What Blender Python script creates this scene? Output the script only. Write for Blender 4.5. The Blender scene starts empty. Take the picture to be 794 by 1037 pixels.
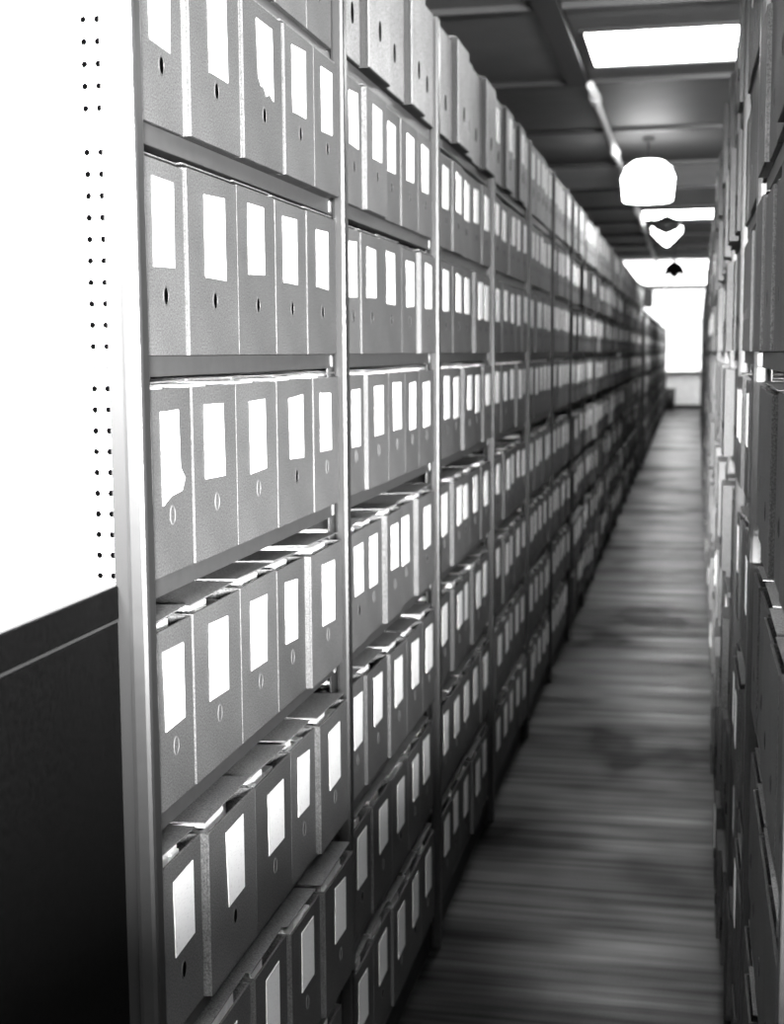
import bpy, bmesh, math, random
from mathutils import Vector, Matrix

random.seed(11)
scene = bpy.context.scene
COL = scene.collection
EYE = 1.57                      # eye height of the photographer
FACE_L = -0.6226                # front plane of the left shelving
CEIL = EYE + 1.77
BACK_Y, END_Y = -4.0, 39.0

# ------------------------------------------------------------------ materials
def new_mat(name):
    m = bpy.data.materials.new(name); m.use_nodes = True
    nt = m.node_tree
    return m, nt, nt.nodes['Principled BSDF']

def grey(v): return (v, v, v, 1)

def simple(name, v, rough=0.6, metal=0.0, noise=0.0, scale=30.0, bump=0.0, spec=.4):
    m, nt, b = new_mat(name)
    b.inputs['Specular IOR Level'].default_value = spec
    b.inputs['Base Color'].default_value = grey(v)
    b.inputs['Roughness'].default_value = rough
    b.inputs['Metallic'].default_value = metal
    if noise:
        tc = nt.nodes.new('ShaderNodeTexCoord'); n = nt.nodes.new('ShaderNodeTexNoise')
        n.inputs['Scale'].default_value = scale; n.inputs['Detail'].default_value = 5
        mr = nt.nodes.new('ShaderNodeMapRange')
        mr.inputs['From Min'].default_value = .3; mr.inputs['From Max'].default_value = .7
        mr.inputs['To Min'].default_value = max(0, v*(1-noise)); mr.inputs['To Max'].default_value = v*(1+noise)
        nt.links.new(tc.outputs['Object'], n.inputs['Vector'])
        nt.links.new(n.outputs['Fac'], mr.inputs['Value'])
        nt.links.new(mr.outputs['Result'], b.inputs['Base Color'])
        if bump:
            bp = nt.nodes.new('ShaderNodeBump'); bp.inputs['Strength'].default_value = bump; bp.inputs['Distance'].default_value = .002
            nt.links.new(n.outputs['Fac'], bp.inputs['Height']); nt.links.new(bp.outputs['Normal'], b.inputs['Normal'])
    return m

def cardboard(name, v, var=0.18):
    """speckled cardboard, each box a slightly different tone"""
    m, nt, b = new_mat(name)
    b.inputs['Roughness'].default_value = .62; b.inputs['Specular IOR Level'].default_value = .2
    tc = nt.nodes.new('ShaderNodeTexCoord')
    fine = nt.nodes.new('ShaderNodeTexNoise'); fine.inputs['Scale'].default_value = 420; fine.inputs['Detail'].default_value = 3
    wide = nt.nodes.new('ShaderNodeTexNoise'); wide.inputs['Scale'].default_value = 9; wide.inputs['Detail'].default_value = 4
    inf = nt.nodes.new('ShaderNodeObjectInfo')
    nt.links.new(tc.outputs['Object'], fine.inputs['Vector']); nt.links.new(tc.outputs['Object'], wide.inputs['Vector'])
    def mr(src, lo, hi, a=0., c=1.):
        r = nt.nodes.new('ShaderNodeMapRange'); r.inputs['From Min'].default_value = a; r.inputs['From Max'].default_value = c
        r.inputs['To Min'].default_value = lo; r.inputs['To Max'].default_value = hi
        nt.links.new(src, r.inputs['Value']); return r.outputs['Result']
    def mul(x, y):
        k = nt.nodes.new('ShaderNodeMath'); k.operation = 'MULTIPLY'
        nt.links.new(x, k.inputs[0]); nt.links.new(y, k.inputs[1]); return k.outputs[0]
    r = mul(mul(mr(fine.outputs['Fac'], v*.45, v*1.55, .3, .7), mr(wide.outputs['Fac'], .86, 1.14, .3, .7)),
            mr(inf.outputs['Random'], 1-var, 1+var))
    nt.links.new(r, b.inputs['Base Color'])
    return m

def paper(name, v):
    """white paper label with faint typed lines"""
    m, nt, b = new_mat(name)
    b.inputs['Roughness'].default_value = .7
    tc = nt.nodes.new('ShaderNodeTexCoord')
    mp = nt.nodes.new('ShaderNodeMapping'); mp.inputs['Scale'].default_value = (1, 90, 420)
    n = nt.nodes.new('ShaderNodeTexNoise'); n.inputs['Scale'].default_value = 1.0; n.inputs['Detail'].default_value = 2
    w = nt.nodes.new('ShaderNodeTexNoise'); w.inputs['Scale'].default_value = 25
    mr = nt.nodes.new('ShaderNodeMapRange'); mr.inputs['From Min'].default_value = .28; mr.inputs['From Max'].default_value = .42
    mr.inputs['To Min'].default_value = v*.82; mr.inputs['To Max'].default_value = v
    nt.links.new(tc.outputs['Object'], mp.inputs['Vector']); nt.links.new(mp.outputs['Vector'], n.inputs['Vector'])
    nt.links.new(n.outputs['Fac'], mr.inputs['Value']); nt.links.new(mr.outputs['Result'], b.inputs['Base Color'])
    return m

def emitter(name, v, strength):
    m = bpy.data.materials.new(name); m.use_nodes = True
    nt = m.node_tree; nt.nodes.clear()
    o = nt.nodes.new('ShaderNodeOutputMaterial'); e = nt.nodes.new('ShaderNodeEmission')
    e.inputs['Color'].default_value = grey(v); e.inputs['Strength'].default_value = strength
    nt.links.new(e.outputs[0], o.inputs[0]); return m

def floor_mat():
    m, nt, b = new_mat('worn_floor')
    tc = nt.nodes.new('ShaderNodeTexCoord')
    def noise(scale, sc, detail=5):
        mp = nt.nodes.new('ShaderNodeMapping'); mp.inputs['Scale'].default_value = sc
        n = nt.nodes.new('ShaderNodeTexNoise'); n.inputs['Scale'].default_value = scale; n.inputs['Detail'].default_value = detail
        nt.links.new(tc.outputs['Object'], mp.inputs['Vector']); nt.links.new(mp.outputs['Vector'], n.inputs['Vector'])
        return n.outputs['Fac']
    def mr(src, a, c, lo, hi):
        r = nt.nodes.new('ShaderNodeMapRange'); r.inputs['From Min'].default_value = a; r.inputs['From Max'].default_value = c
        r.inputs['To Min'].default_value = lo; r.inputs['To Max'].default_value = hi
        nt.links.new(src, r.inputs['Value']); return r.outputs['Result']
    def mul(x, y):
        k = nt.nodes.new('ShaderNodeMath'); k.operation = 'MULTIPLY'
        nt.links.new(x, k.inputs[0]); nt.links.new(y, k.inputs[1]); return k.outputs[0]
    streak = noise(1.0, (.5, 5.5, 1), 6)
    patch = noise(1.3, (1, .8, 1), 3)
    speck = noise(160., (1, 1, 1), 3)
    col = mul(mul(mr(streak, .36, .62, .4, 1.4), mr(patch, .35, .65, .65, 1.3)), mr(speck, .3, .7, FLOOR_V*.75, FLOOR_V*1.25))
    nt.links.new(col, b.inputs['Base Color'])
    fine = noise(1.0, (1.2, 26, 1), 4)
    col = mul(col, mr(fine, .3, .7, .6, 1.4))
    nt.links.new(col, b.inputs['Base Color'])
    nt.links.new(mr(streak, .35, .65, .30, .5), b.inputs['Roughness'])
    nt.links.new(mul(mr(patch, .35, .62, .02, .26), mr(fine, .35, .65, .4, 1.4)), b.inputs['Specular IOR Level'])
    bp = nt.nodes.new('ShaderNodeBump'); bp.inputs['Strength'].default_value = .12; bp.inputs['Distance'].default_value = .003
    nt.links.new(streak, bp.inputs['Height']); nt.links.new(bp.outputs['Normal'], b.inputs['Normal'])
    return m

FLOOR_V = .019
M = dict(
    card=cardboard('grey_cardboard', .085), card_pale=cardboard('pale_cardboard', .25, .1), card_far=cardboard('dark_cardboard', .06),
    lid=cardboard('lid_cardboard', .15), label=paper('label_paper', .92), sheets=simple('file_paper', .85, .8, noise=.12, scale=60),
    hole=simple('hole_black', .0012, .9, spec=0.), rim=simple('eyelet_rim', .05, .5), rim_pale=simple('embossed_rim', .10, .6),
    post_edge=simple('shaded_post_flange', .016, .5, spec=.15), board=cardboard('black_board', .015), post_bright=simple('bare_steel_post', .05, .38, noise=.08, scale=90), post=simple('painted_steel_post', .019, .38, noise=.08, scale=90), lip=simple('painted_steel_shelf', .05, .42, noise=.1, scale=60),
    clip=simple('shelf_clip_metal', .3, .35), panel=simple('white_enamel_panel', .86, .45, noise=.02, scale=20),
    backing=simple('added_dark_back', .03, .7), plinth=simple('dark_plinth', .01, .6),
    cab=simple('black_enamel', .003, .6, spec=.04, noise=.3, scale=120), cab_top=simple('pale_worktop', .15, .5, noise=.08, scale=200),
    cab_edge=simple('worn_edge', .025, .5),
    glow_board=simple('ceiling_glow_board', .78, .7, noise=.1, scale=2), ceil=simple('dark_ceiling_board', .10, .6, noise=.12, scale=3), beam=simple('ceiling_batten', .04, .5), duct=simple('dark_beam', .02, .6),
    pipe=simple('conduit_steel', .7, .4), coupling=simple('conduit_coupling', .7, .35),
    wall=simple('plaster_wall', .2, .8, noise=.05), wall_end=simple('white_plaster', .85, .7, noise=.08, scale=6), frame=simple('white_frame', .5, .5),
    cap=simple('lamp_cap_enamel', .05, .5), cap_dark=simple('dark_lamp_dome', .004, .6, spec=.1), cable=simple('cable_black', .03, .6), sign=simple('sign_dark', .05, .5), bin=simple('bin_dark', .03, .5),
    sky=emitter('skylight_glow', 1, 29.0), sky_far=emitter('far_skylight_glow', 1, 7.0), rear=emitter('added_rear_fill', 1, 36.0), glow=emitter('lamp_glow', 1, 14.0), bulb=emitter('bulb_glow', 1, 3.0),
    added_pane=emitter('added_pane_glow', 1, 4.0), window=emitter('window_daylight', 1, 2.5),
    floor=floor_mat(),
)

# ------------------------------------------------------------------ mesh helpers
def box_into(bm, x0, x1, y0, y1, z0, z1, bevel=0.0, mi=0, mat4=None):
    vs = [bm.verts.new((x, y, z)) for x in (x0, x1) for y in (y0, y1) for z in (z0, z1)]
    idx = [(0,1,3,2),(4,6,7,5),(0,4,5,1),(2,3,7,6),(0,2,6,4),(1,5,7,3)]
    fs = [bm.faces.new([vs[i] for i in f]) for f in idx]
    for f in fs: f.material_index = mi
    if bevel:
        es = list({e for f in fs for e in f.edges})
        r = bmesh.ops.bevel(bm, geom=es, offset=bevel, segments=2, affect='EDGES', profile=.6)
        for f in r['faces']: f.material_index = mi
        vs = list({v for f in r['faces'] for v in f.verts} | {v for v in vs if v.is_valid})
    if mat4 is not None:
        bmesh.ops.transform(bm, matrix=mat4, verts=[v for v in vs if v.is_valid])

def lathe(bm, prof, seg=24, mi=0, c=(0,0,0), axis='z', close=False):
    rings = []
    for r, z in prof:
        ring = []
        for k in range(seg):
            a = 2*math.pi*k/seg
            if axis == 'z': p = (c[0]+r*math.cos(a), c[1]+r*math.sin(a), c[2]+z)
            else: p = (c[0]+z, c[1]+r*math.cos(a), c[2]+r*math.sin(a))
            ring.append(bm.verts.new(p))
        rings.append(ring)
    for a, b in zip(rings, rings[1:]):
        for k in range(seg):
            f = bm.faces.new((a[k], a[(k+1) % seg], b[(k+1) % seg], b[k])); f.material_index = mi; f.smooth = True
    for ring in (rings[0], rings[-1]):
        try:
            f = bm.faces.new(ring); f.material_index = mi
        except ValueError: pass

def finish(name, bm, mats, parent=None, loc=None, norm=True):
    if norm: bmesh.ops.recalc_face_normals(bm, faces=bm.faces)
    me = bpy.data.meshes.new(name); bm.to_mesh(me); bm.free()
    for m in (mats if isinstance(mats, (list, tuple)) else [mats]): me.materials.append(m)
    o = bpy.data.objects.new(name, me); COL.objects.link(o)
    if parent: o.parent = parent
    if loc: o.location = loc
    return o

def empty(name, label, cat, loc=(0,0,0), group=None, rz=0):
    o = bpy.data.objects.new(name, None); COL.objects.link(o); o.location = loc; o.rotation_euler.z = rz
    o.empty_display_size = .05
    o['label'] = label; o['category'] = cat
    if group: o['group'] = group
    return o

def tag(o, label, cat, group=None, kind=None):
    o['label'] = label; o['category'] = cat
    if group: o['group'] = group
    if kind: o['kind'] = kind
    return o

def struct(name, bm, m, label=None):
    o = finish(name, bm, m); o['kind'] = 'structure'
    if label: o['label'] = label
    return o

# ------------------------------------------------------------------ the room
XL, XR = -3.6, 3.2
def slab(name, x0, x1, y0, y1, z0, z1, m):
    bm = bmesh.new(); box_into(bm, x0, x1, y0, y1, z0, z1); return struct(name, bm, m)
slab('floor', XL-.1, XR+.1, BACK_Y-.1, END_Y+.1, -.1, 0, M['floor'])
slab('ceiling', XL-.1, XR+.1, BACK_Y-.1, END_Y+.1, CEIL, CEIL+.1, M['ceil'])
slab('wall_left', XL-.1, XL, BACK_Y-.1, END_Y+.1, 0, CEIL, M['wall'])
slab('wall_right', XR, XR+.1, BACK_Y-.1, END_Y+.1, 0, CEIL, M['wall'])
slab('wall_back', XL, XR, BACK_Y-.1, BACK_Y, 0, CEIL, M['wall'])
# end wall with one wide window
WZ0, WZ1, WX0, WX1 = EYE-.56, CEIL-.05, -2.4, 2.0
bm = bmesh.new()
box_into(bm, XL, XR, END_Y, END_Y+.1, 0, WZ0); box_into(bm, XL, XR, END_Y, END_Y+.1, WZ1, CEIL)
box_into(bm, XL, WX0, END_Y, END_Y+.1, WZ0, WZ1); box_into(bm, WX1, XR, END_Y, END_Y+.1, WZ0, WZ1)
struct('wall_end', bm, M['wall_end'])
bm = bmesh.new()
box_into(bm, WX0, WX1, END_Y+.06, END_Y+.07, WZ0, WZ1)
win = struct('window_1', bm, M['window'])
bm = bmesh.new()
for k in range(6):
    x = WX0 + (WX1-WX0)*k/5
    box_into(bm, x-.02, x+.02, END_Y+.03, END_Y+.06, WZ0, WZ1, .004)
box_into(bm, WX0, WX1, END_Y+.02, END_Y+.06, WZ1-.05, WZ1, .004)
box_into(bm, WX0, WX1, END_Y+.02, END_Y+.06, 2.35, 2.38, .004)
finish('window_frame', bm, M['frame'], win)
bm = bmesh.new(); box_into(bm, WX0-.05, WX1+.05, END_Y-.10, END_Y+.04, WZ0-.05, WZ0, .006)
finish('window_sill', bm, M['lip'], win)
bm = bmesh.new(); box_into(bm, XL, XR, END_Y-.03, END_Y, 0, .10, .004)
struct('baseboard_end', bm, M['plinth'])

# glowing window pane and frame added out of view behind the photographer
bm = bmesh.new(); box_into(bm, .55, 2.05, BACK_Y+.002, BACK_Y+.010, 1.35, 1.95)
w3 = struct('added_back_pane', bm, M['added_pane'])
bm = bmesh.new()
for a in ((.50, .55, 1.30, 2.0), (2.05, 2.10, 1.30, 2.0), (1.28, 1.32, 1.35, 1.95), (.55, 2.05, 1.30, 1.35), (.55, 2.05, 1.95, 2.0)):
    box_into(bm, a[0], a[1], BACK_Y+.002, BACK_Y+.04, a[2], a[3], .004)
finish('window_frame', bm, M['frame'], w3)
# low screen added out of view to keep light off the lower rows
slab('added_light_screen', -.35, 2.6, -.85, -.80, 0, 1.315, M['wall'])
# ceiling battens across the room
i = 1
y = 7.33 - 2.05*5
while y < END_Y:
    bm = bmesh.new(); box_into(bm, XL, XR, y-.025, y+.025, CEIL-.035, CEIL, .004)
    struct('trim_%d' % i, bm, M['beam']); i += 1; y += 2.05
# paler sheet in one ceiling bay, painting in the near lamp's glow
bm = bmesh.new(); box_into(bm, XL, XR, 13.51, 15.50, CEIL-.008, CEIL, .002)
struct('trim_%d' % i, bm, M['glow_board']); i += 1
# dark beam running along the aisle
bm = bmesh.new(); box_into(bm, -.80, -.665, BACK_Y, 9.3, CEIL-.06, CEIL-.035, .006)
box_into(bm, -.80, -.665, BACK_Y, 9.3, CEIL-.045, CEIL)
struct('trim_%d' % i, bm, M['duct'])
cd = empty('conduit', 'grey steel conduit with pale couplings running along the dark ceiling above the aisle', 'conduit', (-.65, 0, CEIL-.07))
bm = bmesh.new()
ring0 = None
for yy in (9.2, 38.8):
    ring = [bm.verts.new((.026*math.cos(a*math.pi/6), yy, .026*math.sin(a*math.pi/6))) for a in range(12)]
    if ring0:
        for k in range(12): bm.faces.new((ring0[k], ring0[(k+1) % 12], ring[(k+1) % 12], ring[k])).smooth = True
    bm.faces.new(ring); ring0 = ring
finish('pipe', bm, M['pipe'], cd)
yy = 9.7
while yy < 38:
    bm = bmesh.new()
    rr = []
    for q, r in ((-.09, .027), (-.085, .04), (.085, .04), (.09, .027)):
        rr.append([bm.verts.new((r*math.cos(a*math.pi/6), yy+q, r*math.sin(a*math.pi/6))) for a in range(12)])
    for a, b in zip(rr, rr[1:]):
        for k in range(12): bm.faces.new((a[k], a[(k+1) % 12], b[(k+1) % 12], b[k]))
    box_into(bm, -.012, .012, yy-.02, yy+.02, .03, .07)
    finish('coupling', bm, M['coupling'], cd); yy += 2.6

def ceiling_panel(x0, x1, y0, y1, label, m, structure=False):
    if structure:
        t = bpy.data.objects.new('added_rear_panel', None); COL.objects.link(t); t.location = ((x0+x1)/2, (y0+y1)/2, CEIL); t['kind'] = 'structure'
    else:
        t = empty('ceiling_light_panel', label, 'ceiling light', ((x0+x1)/2, (y0+y1)/2, CEIL), 'bright panels set in the ceiling')
    hx, hy = (x1-x0)/2, (y1-y0)/2
    bm = bmesh.new(); box_into(bm, -hx, hx, -hy, hy, -.012, -.004); finish('diffuser', bm, m, t)
    bm = bmesh.new()
    for a in ((-hx-.03, -hx, -hy-.03, hy+.03), (hx, hx+.03, -hy-.03, hy+.03), (-hx, hx, -hy-.03, -hy), (-hx, hx, hy, hy+.03)):
        box_into(bm, a[0], a[1], a[2], a[3], -.025, 0, .003)
    finish('frame', bm, M['duct'], t)
ceiling_panel(-.60, 1.6, 7.95, 8.90, 'wide bright white ceiling light panel between battens, nearest at top of aisle', M['sky'])
ceiling_panel(-.60, 1.6, 18.0, 19.2, 'narrow bright ceiling light panel just behind the second hanging lamp', M['sky'])
ceiling_panel(-1.3, 1.6, 27.5, 38.5, 'large glowing ceiling light panel above the window at the aisle end', M['sky_far'])
ceiling_panel(-.60, 1.6, -1.3, -.3, '', M['rear'], True)  # unseen panel added behind the camera as fill light

# ------------------------------------------------------------------ hanging lamps
def lamp(x, y, kind, label):
    t = empty('pendant_lamp', label, 'lamp', (x, y, CEIL), 'lamps hanging over the aisle')
    top = (1.58, 1.58, 1.44)[kind] - 1.77
    bm = bmesh.new(); lathe(bm, [(.008, 0), (.008, top)], 10); lathe(bm, [(.05, 0), (.05, -.02), (.03, -.035)], 16); finish('stem', bm, M['cable'], t)
    if kind == 0:        # big glowing lantern, the near one
        bm = bmesh.new(); lathe(bm, [(.06, top+.005), (.125, top-.005), (.19, top-.055), (.205, top-.10), (.225, top-.145), (.218, top-.18), (.205, top-.325), (.19, top-.335)], 16)
        finish('glass_shade', bm, M['glow'], t)
        bm = bmesh.new(); lathe(bm, [(.03, top+.03), (.075, top+.02), (.08, top+.004)], 16); finish('cap', bm, M['cap'], t)
    elif kind == 1:      # glowing pointed bowl under a grey dome cap
        bm = bmesh.new(); lathe(bm, [(.15, top-.09), (.185, top-.13), (.175, top-.19), (.09, top-.28), (.015, top-.345)], 16)
        finish('glass_shade', bm, M['glow'], t)
        bm = bmesh.new(); lathe(bm, [(.02, top+.02), (.06, top), (.13, top-.03), (.165, top-.08), (.172, top-.12), (.166, top-.122)], 20); finish('cap', bm, M['cap'], t)
        bm = bmesh.new()   # grey reflector skirt on the near side of the bowl
        vs = []
        for k in range(9):
            u = -1 + k/4
            ang = -math.pi/2 + u*.95
            vs.append([bm.verts.new((r*math.cos(ang), r*math.sin(ang), z)) for r, z in ((.19, top-.11), (.194, top-.14), (.186, top-.145-.075*(1-abs(u))))])
        for p, q in zip(vs, vs[1:]):
            for j in range(2): bm.faces.new((p[j], q[j], q[j+1], p[j+1]))
        finish('reflector', bm, M['cap'], t)
    else:                # open grey dome with two bulbs
        bm = bmesh.new(); lathe(bm, [(.02, top+.02), (.07, top), (.135, top-.06), (.165, top-.14), (.172, top-.24), (.162, top-.24), (.12, top-.08), (.02, top-.03)], 20); finish('cap', bm, M['cap_dark'], t)
        for sx in (-.078, .078):
            bm = bmesh.new(); bmesh.ops.create_uvsphere(bm, u_segments=16, v_segments=10, radius=.052, matrix=Matrix.Translation((sx, -.12, top-.235)))
            finish('bulb', bm, M['bulb'], t)
    return t
lamp(-.362, 12.0, 0, 'large glowing lantern shaped hanging lamp, nearest of the three over the aisle')
lamp(-.285, 17.0, 1, 'hanging lamp with grey cap over pointed glowing bowl, in front of narrow panel')
lamp(-.262, 23.5, 2, 'smallest farthest hanging lamp, grey dome with two bulbs, near the window end')

# ------------------------------------------------------------------ archive boxes
def label_poly(w, h, kind, rnd):
    a, b = w/2, h/2
    if kind == 'torn_flap':   # lower right corner flares outward
        pts = [(-a, b), (a*.75, b), (a*.8, -b*.35), (a*1.25, -b*.62), (a*.9, -b*.9), (-a*.2, -b*.95), (-a, -b*1.12)]
    elif kind == 'torn':      # ragged lower edge
        pts = [(-a, b), (a, b*.96), (a, -b*1.05), (a*.45, -b*.9), (a*.1, -b*1.0), (-a*.3, -b*.72), (-a*.55, -b*.8), (-a*.9, -b*.55)]
    else:
        j = lambda: rnd.uniform(-.0025, .0025)
        pts = [(-a+j(), b+j()), (a+j(), b+j()), (a+j(), -b+j()), (-a+j(), -b+j())]
    return pts

def label_bm(w, h, zc, kind, rnd, yc=0.):
    bm = bmesh.new()
    ang = rnd.uniform(-.03, .03); ca, sa = math.cos(ang), math.sin(ang)
    pts = [(yc+p*ca-q*sa, zc+p*sa+q*ca) for p, q in label_poly(w, h, kind, rnd)]
    f0 = [bm.verts.new((.0003, p, q)) for p, q in pts]; f1 = [bm.verts.new((.0014, p, q)) for p, q in pts]
    bm.faces.new(f1)
    bm.faces.new(list(reversed(f0)))
    n = len(pts)
    for k in range(n): bm.faces.new((f0[k], f0[(k+1) % n], f1[(k+1) % n], f1[k]))
    return bm

def hole_bm(rw, rh, zc, yc=0.):
    bm = bmesh.new(); n = 16
    def ring(s, x, add=0.): return [bm.verts.new((x, yc+(rw*s+add)*math.cos(2*math.pi*k/n), zc+(rh*s+add)*math.sin(2*math.pi*k/n))) for k in range(n)]
    r0, r1, r2, r3 = ring(1, .0002, .0022), ring(1, .0011, .0016), ring(1, .0011), ring(.97, .0005)
    for a, b in ((r0, r1), (r1, r2), (r2, r3)):
        for k in range(n): bm.faces.new((a[k], a[(k+1) % n], b[(k+1) % n], b[k]))
    f = bm.faces.new(r3); f.material_index = 1
    return bm

def body_bm(w, h, d):
    bm = bmesh.new(); t = .004; a = w/2
    box_into(bm, -t, 0, -a, a, 0, h, .0012)
    box_into(bm, -d, -d+t, -a, a, 0, h, 0)
    box_into(bm, -d+t, -t, -a, -a+t, 0, h, 0)
    box_into(bm, -d+t, -t, a-t, a, 0, h, 0)
    box_into(bm, -d+t, -t, -a+t, a-t, 0, t, 0)
    return bm

BOX_D = .30
def archive_box(loc, rz, w, h, lab, group, pale=False, lab_kind=None, has_label=True, lid_open=0.0, rnd=random, nohole=False, lab_part=None, two_labels=False, faint=False):
    t = empty('archive_box', lab, 'archive box', loc, group, rz)
    cm = (M['card'], M['card_pale'], M['board'])[int(pale)]
    finish('body', body_bm(w, h, BOX_D), cm, t)
    if pale == 2:      # dark box with a pale sheet pasted over its whole front
        bm = bmesh.new(); box_into(bm, .0002, .0014, -w/2+.003, w/2-.003, .003, h-.004)
        finish('front_sheet', bm, M['card_pale'], t)['label'] = 'pale paper covering the whole front'
    # lid hinged along the back edge, one front corner usually riding up
    side = rnd.choice((-1, 1)); up = .003 + lid_open*rnd.uniform(.5, 1.)
    roll = side*lid_open*rnd.uniform(.3, .9)/w
    bm = bmesh.new()
    back = Matrix.Translation((-BOX_D, 0, h+.0015)) @ Matrix.Rotation(-up/BOX_D, 4, 'Y') @ Matrix.Rotation(roll*.6, 4, 'X')
    box_into(bm, .0, BOX_D-.006, -w/2+.002, w/2-.002, 0, .002, .0006, 0, back)
    finish('lid', bm, M['lid'], t)
    if lid_open:
        bm = bmesh.new()
        n = rnd.randint(3, 5)
        for k in range(n):
            y0 = -w/2+.012 + (w-.024)*k/n; y1 = y0 + (w-.024)/n*.9
            box_into(bm, -BOX_D+.02, -.010-rnd.uniform(0, .03), y0, y1, .01, h-.012+rnd.uniform(-.012, .008), .002)
        y0 = rnd.uniform(-w*.42, -w*.1)
        box_into(bm, -.13, -.018, y0, y0+w*rnd.uniform(.3, .5), h-.04, h+.003, .004)
        finish('papers', bm, M['sheets'], t)
    if has_label:
        lw, lh = rnd.uniform(.072, .082), rnd.uniform(.096, .110)
        if w < .165: lw = .068
        kind = lab_kind or 'plain'
        if two_labels:
            finish('label', label_bm(lw*.75, lh, h-.024-lh/2, kind, rnd, -w*.24), M['label'], t)
            finish('label', label_bm(lw*.75, lh, h-.026-lh/2, kind, rnd, w*.24), M['label'], t)
        else:
            lo = finish('label', label_bm(lw, lh, h-.024-lh/2+rnd.uniform(-.004, .003), kind, rnd, rnd.uniform(-.008, .008)), M['label'], t)
            if pale == 2: lo.location.x = .0013
    if pale:
        bm = hole_bm(.008, .018, h*.33); bmesh.ops.translate(bm, vec=(.0014, 0, 0), verts=bm.verts)
    else: bm = hole_bm(.0075, .0105, .072)
    finish('finger_hole', bm, [M['hole'], M['hole']] if pale else [M['rim_pale'], M['card']] if faint else [M['rim'], M['hole']], t)
    return t

# shelf heights relative to the eye: top row first
ROWS = [.545, .265, -.002, -.274, -.575, -.868, -1.160, -1.450]
ROWS_BAY = {0: [.528, .271, -.002, -.271, -.563, -.862, -1.155, -1.450],
            1: [.540, .276, -.002, -.270, -.570, -.868, -1.158, -1.450]}
LIP = .025
def rows_of(n): return ROWS_BAY.get(n, ROWS)
POSTS_L = [1.532, 2.511, 3.480, 4.495, 5.532, 6.517]
while len(POSTS_L) < 18: POSTS_L.append(POSTS_L[-1] + 1.0)
TOP = EYE + .82

ORD = ['first', 'second', 'third', 'fourth', 'fifth', 'sixth', 'seventh', 'eighth', 'ninth', 'tenth', 'eleventh', 'twelfth']
SHELF = ['top shelf', 'second shelf down', 'third shelf down', 'fourth shelf down', 'fifth shelf down', 'sixth shelf down', 'seventh shelf down', 'bottom shelf']

def bay_name(n): return 'nearest' if n == 0 else ORD[n]

# measured box divisions in the two nearest left bays
CUTS = {
 (0,0): [1.539,1.72,1.90,2.08,2.259,2.42], (0,1): [1.539,1.683,1.882,2.072,2.24,2.405], (0,2): [1.539,1.676,1.874,2.055,2.229,2.419],
 (0,3): [1.539,1.685,1.86,2.057,2.265,2.435], (0,4): [1.539,1.671,1.865,2.045,2.205,2.418], (0,5): [1.539,1.686,1.891,2.08,2.23,2.425],
 (0,6): [1.539,1.673,1.878,2.044,2.221,2.43],
 (1,0): [2.52,2.645,2.847,3.05,3.22,3.39], (1,1): [2.52,2.654,2.84,3.022,3.214,3.391], (1,2): [2.516,2.633,2.81,3.033,3.205,3.397],
 (1,3): [2.515,2.659,2.851,3.027,3.188,3.38], (1,4): [2.515,2.649,2.813,2.97,3.156,3.374], (1,5): [2.515,2.637,2.831,3.008,3.196,3.366],
}
PROT = {(0,1): [0,.013,.020,.025,.025], (0,2): [0,.006,.006,.007,.009], (0,3): [0,.003,.003,.004,.006], (0,4): [0,.002,.002,.003,.017],
        (0,5): [0,.014,.013,.012,.024], (0,6): [0,.002,.012,.022,.034], (1,0): [0,0,.003,.016,.016], (1,3): [0,.010,.010,.010,.010],
        (1,5): [0,.008,.016,.016,.016], (0,0): [.004]*5}

def cuts_for(y0, y1, rnd):
    ws = [rnd.uniform(.85, 1.15) for _ in range(5)]; s = sum(ws); out = [y0]
    for w in ws: out.append(out[-1] + (y1-y0)*w/s)
    return out

rnd = random.Random(5)
for bay in range(6):
    for r in range(8):
        y0, y1 = POSTS_L[bay]+.006, POSTS_L[bay+1]-.09
        cuts = CUTS.get((bay, r)) or cuts_for(y0, y1, rnd)
        pr = ([(0, .022, .004, .026, .008), (.004, .028, .008, .0, .024), (0, .02, .0, .02, .004)][bay-1] if r == 0 and bay in (1, 2, 3) else None) or PROT.get((bay, r)) or [rnd.choice((0, .002, .004, .006, .008, .014)) for _ in range(5)]
        for k in range(5):
            a, b = cuts[k], cuts[k+1]
            pale = r == 0 and bay > 0
            w = b-a-(.0018 if r in (2, 3) else .003)
            lid = 0.0 if r < 3 else (.004 if r == 3 else .011)
            h = (.268 if r == 0 else (.236 if r < 4 else .228)) + rnd.uniform(-.004, .002)
            if r: h = min(h, rows_of(bay)[r-1] - rows_of(bay)[r] - LIP - .008 - lid*1.9)
            lk = None; feat = 'with white label'
            if (bay, r, k) == (0, 1, 2): lk = 'torn'; feat = 'with torn label'
            if (bay, r, k) == (0, 3, 0): lk = 'torn_flap'; feat = 'with peeling label'
            has = not (pale and (bay in (1, 2) or (bay == 0)))
            if pale: feat = 'with white label' if has else 'without paper label'
            two = False
            lab = '%s archive box %s, %s from left on %s, %s left bay' % ('pale' if pale else 'grey', feat, ORD[k], SHELF[r], bay_name(bay))
            archive_box((FACE_L + pr[k]*.75 - .002, (a+b)/2, EYE + rows_of(bay)[r] + .0005), 0, w, h, lab,
                        'archive boxes on the left shelving', (2 if bay in (1, 2, 3) else 1) if pale else 0, lk, has, lid, rnd, faint=(r >= 3 and rnd.random() < .75))

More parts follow.
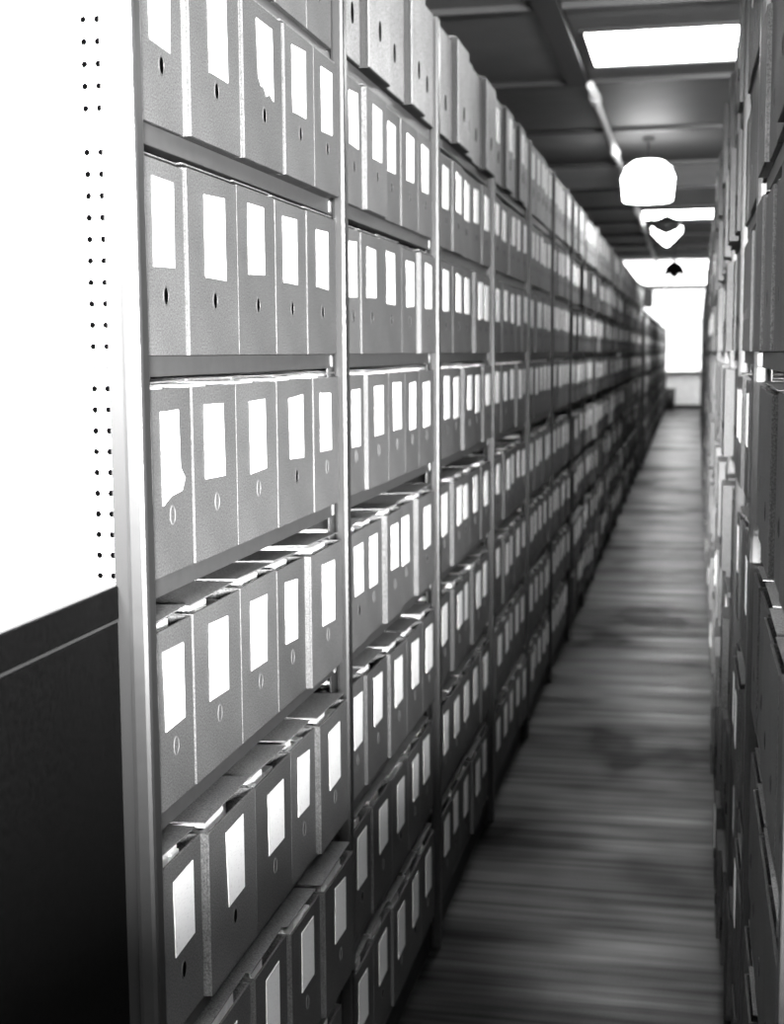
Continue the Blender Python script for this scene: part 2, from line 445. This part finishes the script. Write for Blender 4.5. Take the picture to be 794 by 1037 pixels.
# right shelving, its face drifting slightly away from the aisle
POSTS_R = [1.36] + [2.34 + k*.88 for k in range(41)]
def face_r(y): return .094 + .0062*y
for bay in (0, 1):
    for r in range(8):
        y0, y1 = POSTS_R[bay]+.006, POSTS_R[bay+1]-.08
        cuts = cuts_for(y0, y1, rnd)
        for k in range(5):
            a, b = cuts[k], cuts[k+1]; pale = False
            h = (.262 if r == 0 else .222) + rnd.uniform(-.006, .002)
            p = rnd.choice((0, .002, .004, .006, .012))
            haslab = bay > 0 and rnd.random() < .3
            lab = 'grey archive box with %s, %s from right on %s, %s right bay' % ('pale label' if haslab else 'plain front', ORD[k], SHELF[r], bay_name(bay))
            archive_box((face_r((a+b)/2) + .004 - p, (a+b)/2, EYE + ROWS[r] + .0005), math.pi, b-a-.004, h, lab,
                        'archive boxes on the right shelving', pale, None, haslab, 0 if r < 4 else .006, rnd)

# all the smaller, farther boxes
bm = bmesh.new()
def far_box(face, sgn, a, b, z, h, has_label, mi):
    x0, x1 = sorted((face, face - sgn*.29))
    box_into(bm, x0, x1, a, b, z, z+h, 0, mi)
    c = (a+b)/2; x0, x1 = sorted((face, face + sgn*.0015))
    if has_label: box_into(bm, x0, x1, c-.04, c+.04, z+h-.125, z+h-.025, 0, 2)
    x0, x1 = sorted((face, face + sgn*.002))
    box_into(bm, x0, x1, c-.008, c+.008, z+.06, z+.085, 0, 3)
POSTS_F = [19.6 + k*1.0 for k in range(19)]
def far_bay(posts, bay, face_fn, sgn, rows, gap):
    for r in rows:
        cuts = cuts_for(posts[bay]+.006, posts[bay+1]-gap, rnd)
        for k in range(5):
            if rnd.random() < (.07 if posts[bay] > 9 else .02): continue
            face = face_fn((cuts[k]+cuts[k+1])/2) + sgn*rnd.choice((0, .004, .008, .015, .025))
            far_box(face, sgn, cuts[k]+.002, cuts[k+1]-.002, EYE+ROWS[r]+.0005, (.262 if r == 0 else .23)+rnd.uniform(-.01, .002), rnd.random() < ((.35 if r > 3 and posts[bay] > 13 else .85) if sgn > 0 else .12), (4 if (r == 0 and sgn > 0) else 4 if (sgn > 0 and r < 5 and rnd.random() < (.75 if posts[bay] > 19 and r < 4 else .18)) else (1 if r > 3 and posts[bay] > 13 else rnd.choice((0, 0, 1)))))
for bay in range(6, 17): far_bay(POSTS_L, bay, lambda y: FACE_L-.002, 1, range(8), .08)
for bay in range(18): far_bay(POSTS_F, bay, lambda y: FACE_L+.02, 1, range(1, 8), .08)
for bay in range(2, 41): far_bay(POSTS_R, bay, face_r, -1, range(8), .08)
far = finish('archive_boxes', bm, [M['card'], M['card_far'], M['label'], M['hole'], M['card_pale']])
tag(far, 'small distant grey archive boxes filling the far bays on both sides of aisle', 'archive boxes', kind='stuff')

# ------------------------------------------------------------------ shelving
DEPTH = .34
def shelf_bm(x_face, sgn, y0, y1, z):
    """sheet steel shelf: plate, front lip with a return, back lip"""
    bm = bmesh.new()
    def bx(xa, xb, za, zb, bev=0.): 
        a, b = sorted((x_face - sgn*xa, x_face - sgn*xb)); box_into(bm, a, b, y0, y1, za, zb, bev)
    bx(.008, .010, z-LIP, z, .0008)
    bx(.010, DEPTH, z-.003, z)
    bx(.010, .028, z-LIP, z-LIP+.002)
    bx(DEPTH-.002, DEPTH, z-LIP, z-.003)
    return bm

def post_bm(x_face, sgn, y1, z1, z0=0., first=False):
    """upright: rounded outer bead on a flange set back behind the shelf lips"""
    bm = bmesh.new()
    a, b = sorted((x_face - sgn*.018, x_face + sgn*.007)); box_into(bm, a, b, y1-.030, y1, z0, z1, .006)
    if first: box_into(bm, -.6625, -.6395, y1-.015, y1-.006, z0, z1, .001, 1)  # flange strip with the cabinet's shade put into its dark colour
    else:
        a, b = sorted((x_face - sgn*.0185, x_face - sgn*.021)); box_into(bm, a, b, y1-.072, y1+.004, z0, z1, .0008)
    a, b = sorted((x_face - sgn*(DEPTH-.02), x_face - sgn*(DEPTH+.004))); box_into(bm, a, b, y1-(.008 if first else .03), y1, z0, z1, .003)
    return bm

def shelving(label, posts, face_fn, sgn, rows, heights, part_bays, top, clips=0):
    t = empty('shelving_run', label, 'shelving', (face_fn(posts[0]) - sgn*.15, posts[0], 0), 'steel shelving runs along the aisle')
    off = -Vector(t.location)
    def add(name, bm, m):
        bmesh.ops.translate(bm, vec=off, verts=bm.verts); return finish(name, bm, m, t)
    for y in posts: add('upright_post', post_bm(face_fn(y), sgn, y, top, 0., y == POSTS_L[0]), [M['post'] if sgn > 0 else M['post_bright'], M['post_edge']])
    rest = bmesh.new(); any_rest = False
    for bay in range(len(posts)-1):
        f = face_fn((posts[bay]+posts[bay+1])/2)
        for r in rows:
            z = EYE + heights(bay)[r]
            y0, y1 = posts[bay]+.0045, posts[bay+1]-.0725
            if bay < part_bays:
                s = add('shelf', shelf_bm(f, sgn, y0, y1, z), M['lip'])
                if bay < clips and r:
                    for yc in (y0+.012, y1-.012):
                        b2 = bmesh.new(); xa, xb = sorted((f - sgn*.0078, f - sgn*.0062))
                        box_into(b2, xa, xb, yc-.007, yc+.007, z-LIP+.003, z-.003, .0008)
                        bmesh.ops.translate(b2, vec=off, verts=b2.verts); finish('shelf_clip', b2, M['clip'], s)
            else:
                any_rest = True
                b2 = shelf_bm(f, sgn, y0, y1, z); me = bpy.data.meshes.new('tmp'); b2.to_mesh(me); b2.free(); rest.from_mesh(me); bpy.data.meshes.remove(me)
    if any_rest:
        s = add('far_shelves', rest, M['lip']); s['kind'] = 'stuff'
    else: rest.free()
    # sheet back added to stop light leaking through, and dark plinth
    bm = bmesh.new(); fa, fb = face_fn(posts[0]), face_fn(posts[-1]); 
    q = [( fa - sgn*(DEPTH+.006), posts[0]), (fb - sgn*(DEPTH+.006), posts[-1]), (fb - sgn*(DEPTH+.009), posts[-1]), (fa - sgn*(DEPTH+.009), posts[0])]
    lo = [bm.verts.new((x, y, 0)) for x, y in q]; hi = [bm.verts.new((x, y, top-.02)) for x, y in q]
    bm.faces.new(lo); bm.faces.new(hi)
    for k in range(4): bm.faces.new((lo[k], lo[(k+1) % 4], hi[(k+1) % 4], hi[k]))
    add('added_back_sheet', bm, M['backing'])
    bm = bmesh.new()
    q = [( fa - sgn*.02, posts[0]+.004), (fb - sgn*.02, posts[-1]-.08), (fb - sgn*.024, posts[-1]-.08), (fa - sgn*.024, posts[0]+.004)]
    z1 = EYE + ROWS[7] - LIP
    lo = [bm.verts.new((x, y, 0)) for x, y in q]; hi = [bm.verts.new((x, y, z1)) for x, y in q]
    bm.faces.new(lo); bm.faces.new(hi)
    for k in range(4): bm.faces.new((lo[k], lo[(k+1) % 4], hi[(k+1) % 4], hi[k]))
    add('plinth', bm, M['plinth'])
    return t, add

left, addL = shelving('long steel shelving full of archive boxes on the left, with white perforated end panel', POSTS_L, lambda y: FACE_L, 1, range(8), rows_of, 12, TOP, 6)
shelving('farther lower steel shelving on the left beyond the dark sign plate', POSTS_F, lambda y: FACE_L+.02, 1, range(1, 8), lambda b: ROWS, 14, EYE+.56)
shelving('steel shelving along the right edge, seen at a steep angle', POSTS_R, face_r, -1, range(8), lambda b: ROWS, 12, TOP+.02, 0)

# perforated end panel: two columns of real holes, bolts where the shelves are fixed
def end_panel():
    bm = bmesh.new()
    yp = POSTS_L[0]-.012; px = [-.6822, -.6653]; sp = .02465; hw = .0085; r = .0042
    zs = []; z = EYE+.3793+sp*17
    while z > .05: zs.append(z); z -= sp
    skip = []
    for hgt in rows_of(0)[1:]:
        zz = EYE+hgt-.02; skip.append(min(range(len(zs)), key=lambda i: abs(zs[i]-zz)))
    def quad(x0, x1, z0, z1): bm.faces.new([bm.verts.new(p) for p in ((x0, yp, z0), (x1, yp, z0), (x1, yp, z1), (x0, yp, z1))])
    top = TOP; zt, zb = zs[0]+sp/2, zs[-1]-sp/2
    xa, xb = px[0]-hw, px[1]+hw
    quad(FACE_L-DEPTH-.03, xa, 0, top); quad(xb, -.6425, 0, top); quad(xa, xb, zt, top); quad(xa, xb, 0, zb)
    for i, z in enumerate(zs):
        for c in px:
            x0, x1, z0, z1 = c-hw, c+hw, z-sp/2, z+sp/2
            if i in skip: quad(x0, x1, z0, z1); continue
            out = [(x1, z), (x1, z1), (c, z1), (x0, z1), (x0, z), (x0, z0), (c, z0), (x1, z0)]
            o = [bm.verts.new((x, yp, zz)) for x, zz in out]
            n = [bm.verts.new((c+r*math.cos(k*math.pi/4), yp, z+r*math.sin(k*math.pi/4))) for k in range(8)]
            d = [bm.verts.new((v.co.x, yp+.001, v.co.z)) for v in n]
            for k in range(8):
                bm.faces.new((o[k], o[(k+1) % 8], n[(k+1) % 8], n[k])); bm.faces.new((n[k], n[(k+1) % 8], d[(k+1) % 8], d[k]))
    bmesh.ops.remove_doubles(bm, verts=bm.verts, dist=1e-5)
    # folded edges and a black sheet standing for the shade inside the holes
    box_into(bm, -.6465, -.643, yp, yp+.008, 0, top, .0012)
    box_into(bm, FACE_L-DEPTH-.03, FACE_L-DEPTH-.027, yp, yp+.008, 0, top)
    p = addL('end_panel', bm, M['panel']); p['label'] = 'white enamelled end panel with two columns of round holes'
    b2 = bmesh.new(); box_into(b2, FACE_L-DEPTH-.026, -.647, yp+.011, yp+.013, 0, top-.01)
    bmesh.ops.translate(b2, vec=-Vector(left.location), verts=b2.verts); finish('hole_shade_sheet', b2, M['hole'], p)
    for i in skip:
        for c in px:
            b2 = bmesh.new()
            bmesh.ops.create_cone(b2, cap_ends=True, segments=12, radius1=.0028, radius2=.0018, depth=.0015, matrix=Matrix.Translation((c, yp-.0005, zs[i])) @ Matrix.Rotation(math.pi/2, 4, 'X'))
            bmesh.ops.translate(b2, vec=-Vector(left.location), verts=b2.verts); finish('bolt', b2, M['post_edge'], p)
end_panel()

# ------------------------------------------------------------------ dark cabinet against the end panel
CX1, CY1, CZ = -.6575, POSTS_L[0]-.0165, EYE-.270
cab = empty('cabinet', 'black low cabinet with pale top standing against the white perforated panel', 'cabinet', (CX1-.25, CY1-.6, 0))
def addc(name, bm, m, par=None):
    bmesh.ops.translate(bm, vec=-Vector(cab.location), verts=bm.verts); return finish(name, bm, m, par or cab)
bm = bmesh.new(); box_into(bm, CX1-.50, CX1-.001, CY1-1.2, CY1, .05, CZ-.0455, .003); box_into(bm, CX1-.47, CX1-.03, CY1-1.17, CY1-.03, 0, .05)
addc('body', bm, M['cab'])
bm = bmesh.new(); box_into(bm, CX1-.505, CX1, CY1-1.205, CY1, CZ-.042, CZ-.003, .002); addc('lid', bm, M['cab'])
bm = bmesh.new(); box_into(bm, CX1-.5, CX1-.0005, CY1-1.2, CY1-.001, CZ-.0455, CZ-.042); addc('edge_strip', bm, M['cab_edge'])
bm = bmesh.new(); box_into(bm, CX1-.503, CX1-.002, CY1-1.203, CY1-.002, CZ-.003, CZ, .001); addc('worktop', bm, M['cab_top'])

# ------------------------------------------------------------------ things at the far end
sg = empty('sign_plate', 'dark sign plate standing out on a thin pole at the end of left shelving', 'sign', (-.60, 18.62, 0))
bm = bmesh.new(); box_into(bm, -.012, .012, -.012, .012, 0, EYE+.93, .003); finish('pole', bm, M['sign'], sg)
bm = bmesh.new()
pts = [(-.17, .62), (.09, .56), (.125, .60), (.125, .80), (.04, .83), (-.06, .90), (-.15, 1.0)]
f0 = [bm.verts.new((x, -.014, EYE+z)) for x, z in pts]; f1 = [bm.verts.new((x, -.020, EYE+z)) for x, z in pts]
bm.faces.new(f0); bm.faces.new(f1)
for k in range(len(pts)): bm.faces.new((f0[k], f0[(k+1) % len(pts)], f1[(k+1) % len(pts)], f1[k]))
finish('plate', bm, M['sign'], sg)
bn = empty('bin', 'small dark bin standing on floor below window at the aisle end', 'bin', (-.50, 38.2, 0))
bm = bmesh.new(); lathe(bm, [(.13, 0), (.16, .55), (.15, .55), (.12, .02)], 20); finish('body', bm, M['bin'], bn)
bm = bmesh.new(); lathe(bm, [(.158, .54), (.172, .545), (.172, .565), (.15, .565)], 20); finish('rim', bm, M['bin'], bn)

# ------------------------------------------------------------------ light
w = bpy.data.worlds.new('World'); scene.world = w; w.use_nodes = True
w.node_tree.nodes['Background'].inputs[0].default_value = grey(.5); w.node_tree.nodes['Background'].inputs[1].default_value = .3

def area(name, loc, target, sx, sy, power, spread=180):
    l = bpy.data.lights.new(name, 'AREA'); l.shape = 'RECTANGLE'; l.size = sx; l.size_y = sy; l.energy = power; l.spread = math.radians(spread)
    o = bpy.data.objects.new(name, l); COL.objects.link(o); o.location = loc
    o.rotation_euler = (Vector(target)-Vector(loc)).to_track_quat('-Z', 'Y').to_euler()
    return o
area('added_rear_key', (1.30, -3.4, 1.60), (-.62, 3.0, 1.75), 1.2, .50, 1600, 120)  # added area lamp lighting the box fronts, stands in for daylight
area('added_left_key', (-.98, -2.5, 2.6), (-.75, 1.53, 1.9), .5, .5, 85, 18)  # added narrow lamp to whiten the end panel, no window behind it

# ------------------------------------------------------------------ camera
F_PX, W_PX, H_PX = 1400., 794., 1037.
vpx, vpy, roll = 698., 355.3, .0066
fwd = Vector((vpx-W_PX/2, vpy-H_PX/2, F_PX)).normalized()
down = fwd.cross(Vector((1, -roll, 0))).normalized()
if down.y < 0: down = -down
right = down.cross(fwd)
R = Matrix((right, fwd, -down))                     # image frame (x right, y down, z forward) to world
cx, cy, cz = R @ Vector((1,0,0)), R @ Vector((0,-1,0)), R @ Vector((0,0,-1))
cam = bpy.data.cameras.new('Camera'); co = bpy.data.objects.new('Camera', cam); COL.objects.link(co)
m4 = Matrix((cx, cy, cz)).transposed().to_4x4(); m4.translation = (0, 0, EYE)
co.matrix_world = m4
cam.sensor_fit = 'HORIZONTAL'; cam.sensor_width = 36; cam.lens = 36*F_PX/W_PX
cam.clip_start = .05; cam.clip_end = 200
cam.dof.use_dof = True; cam.dof.focus_distance = 1.9; cam.dof.aperture_fstop = 8
scene.camera = co

vs = scene.view_settings
vs.view_transform = 'Standard'; vs.look = 'None'; vs.exposure = 0; vs.gamma = 1; vs.use_curve_mapping = False
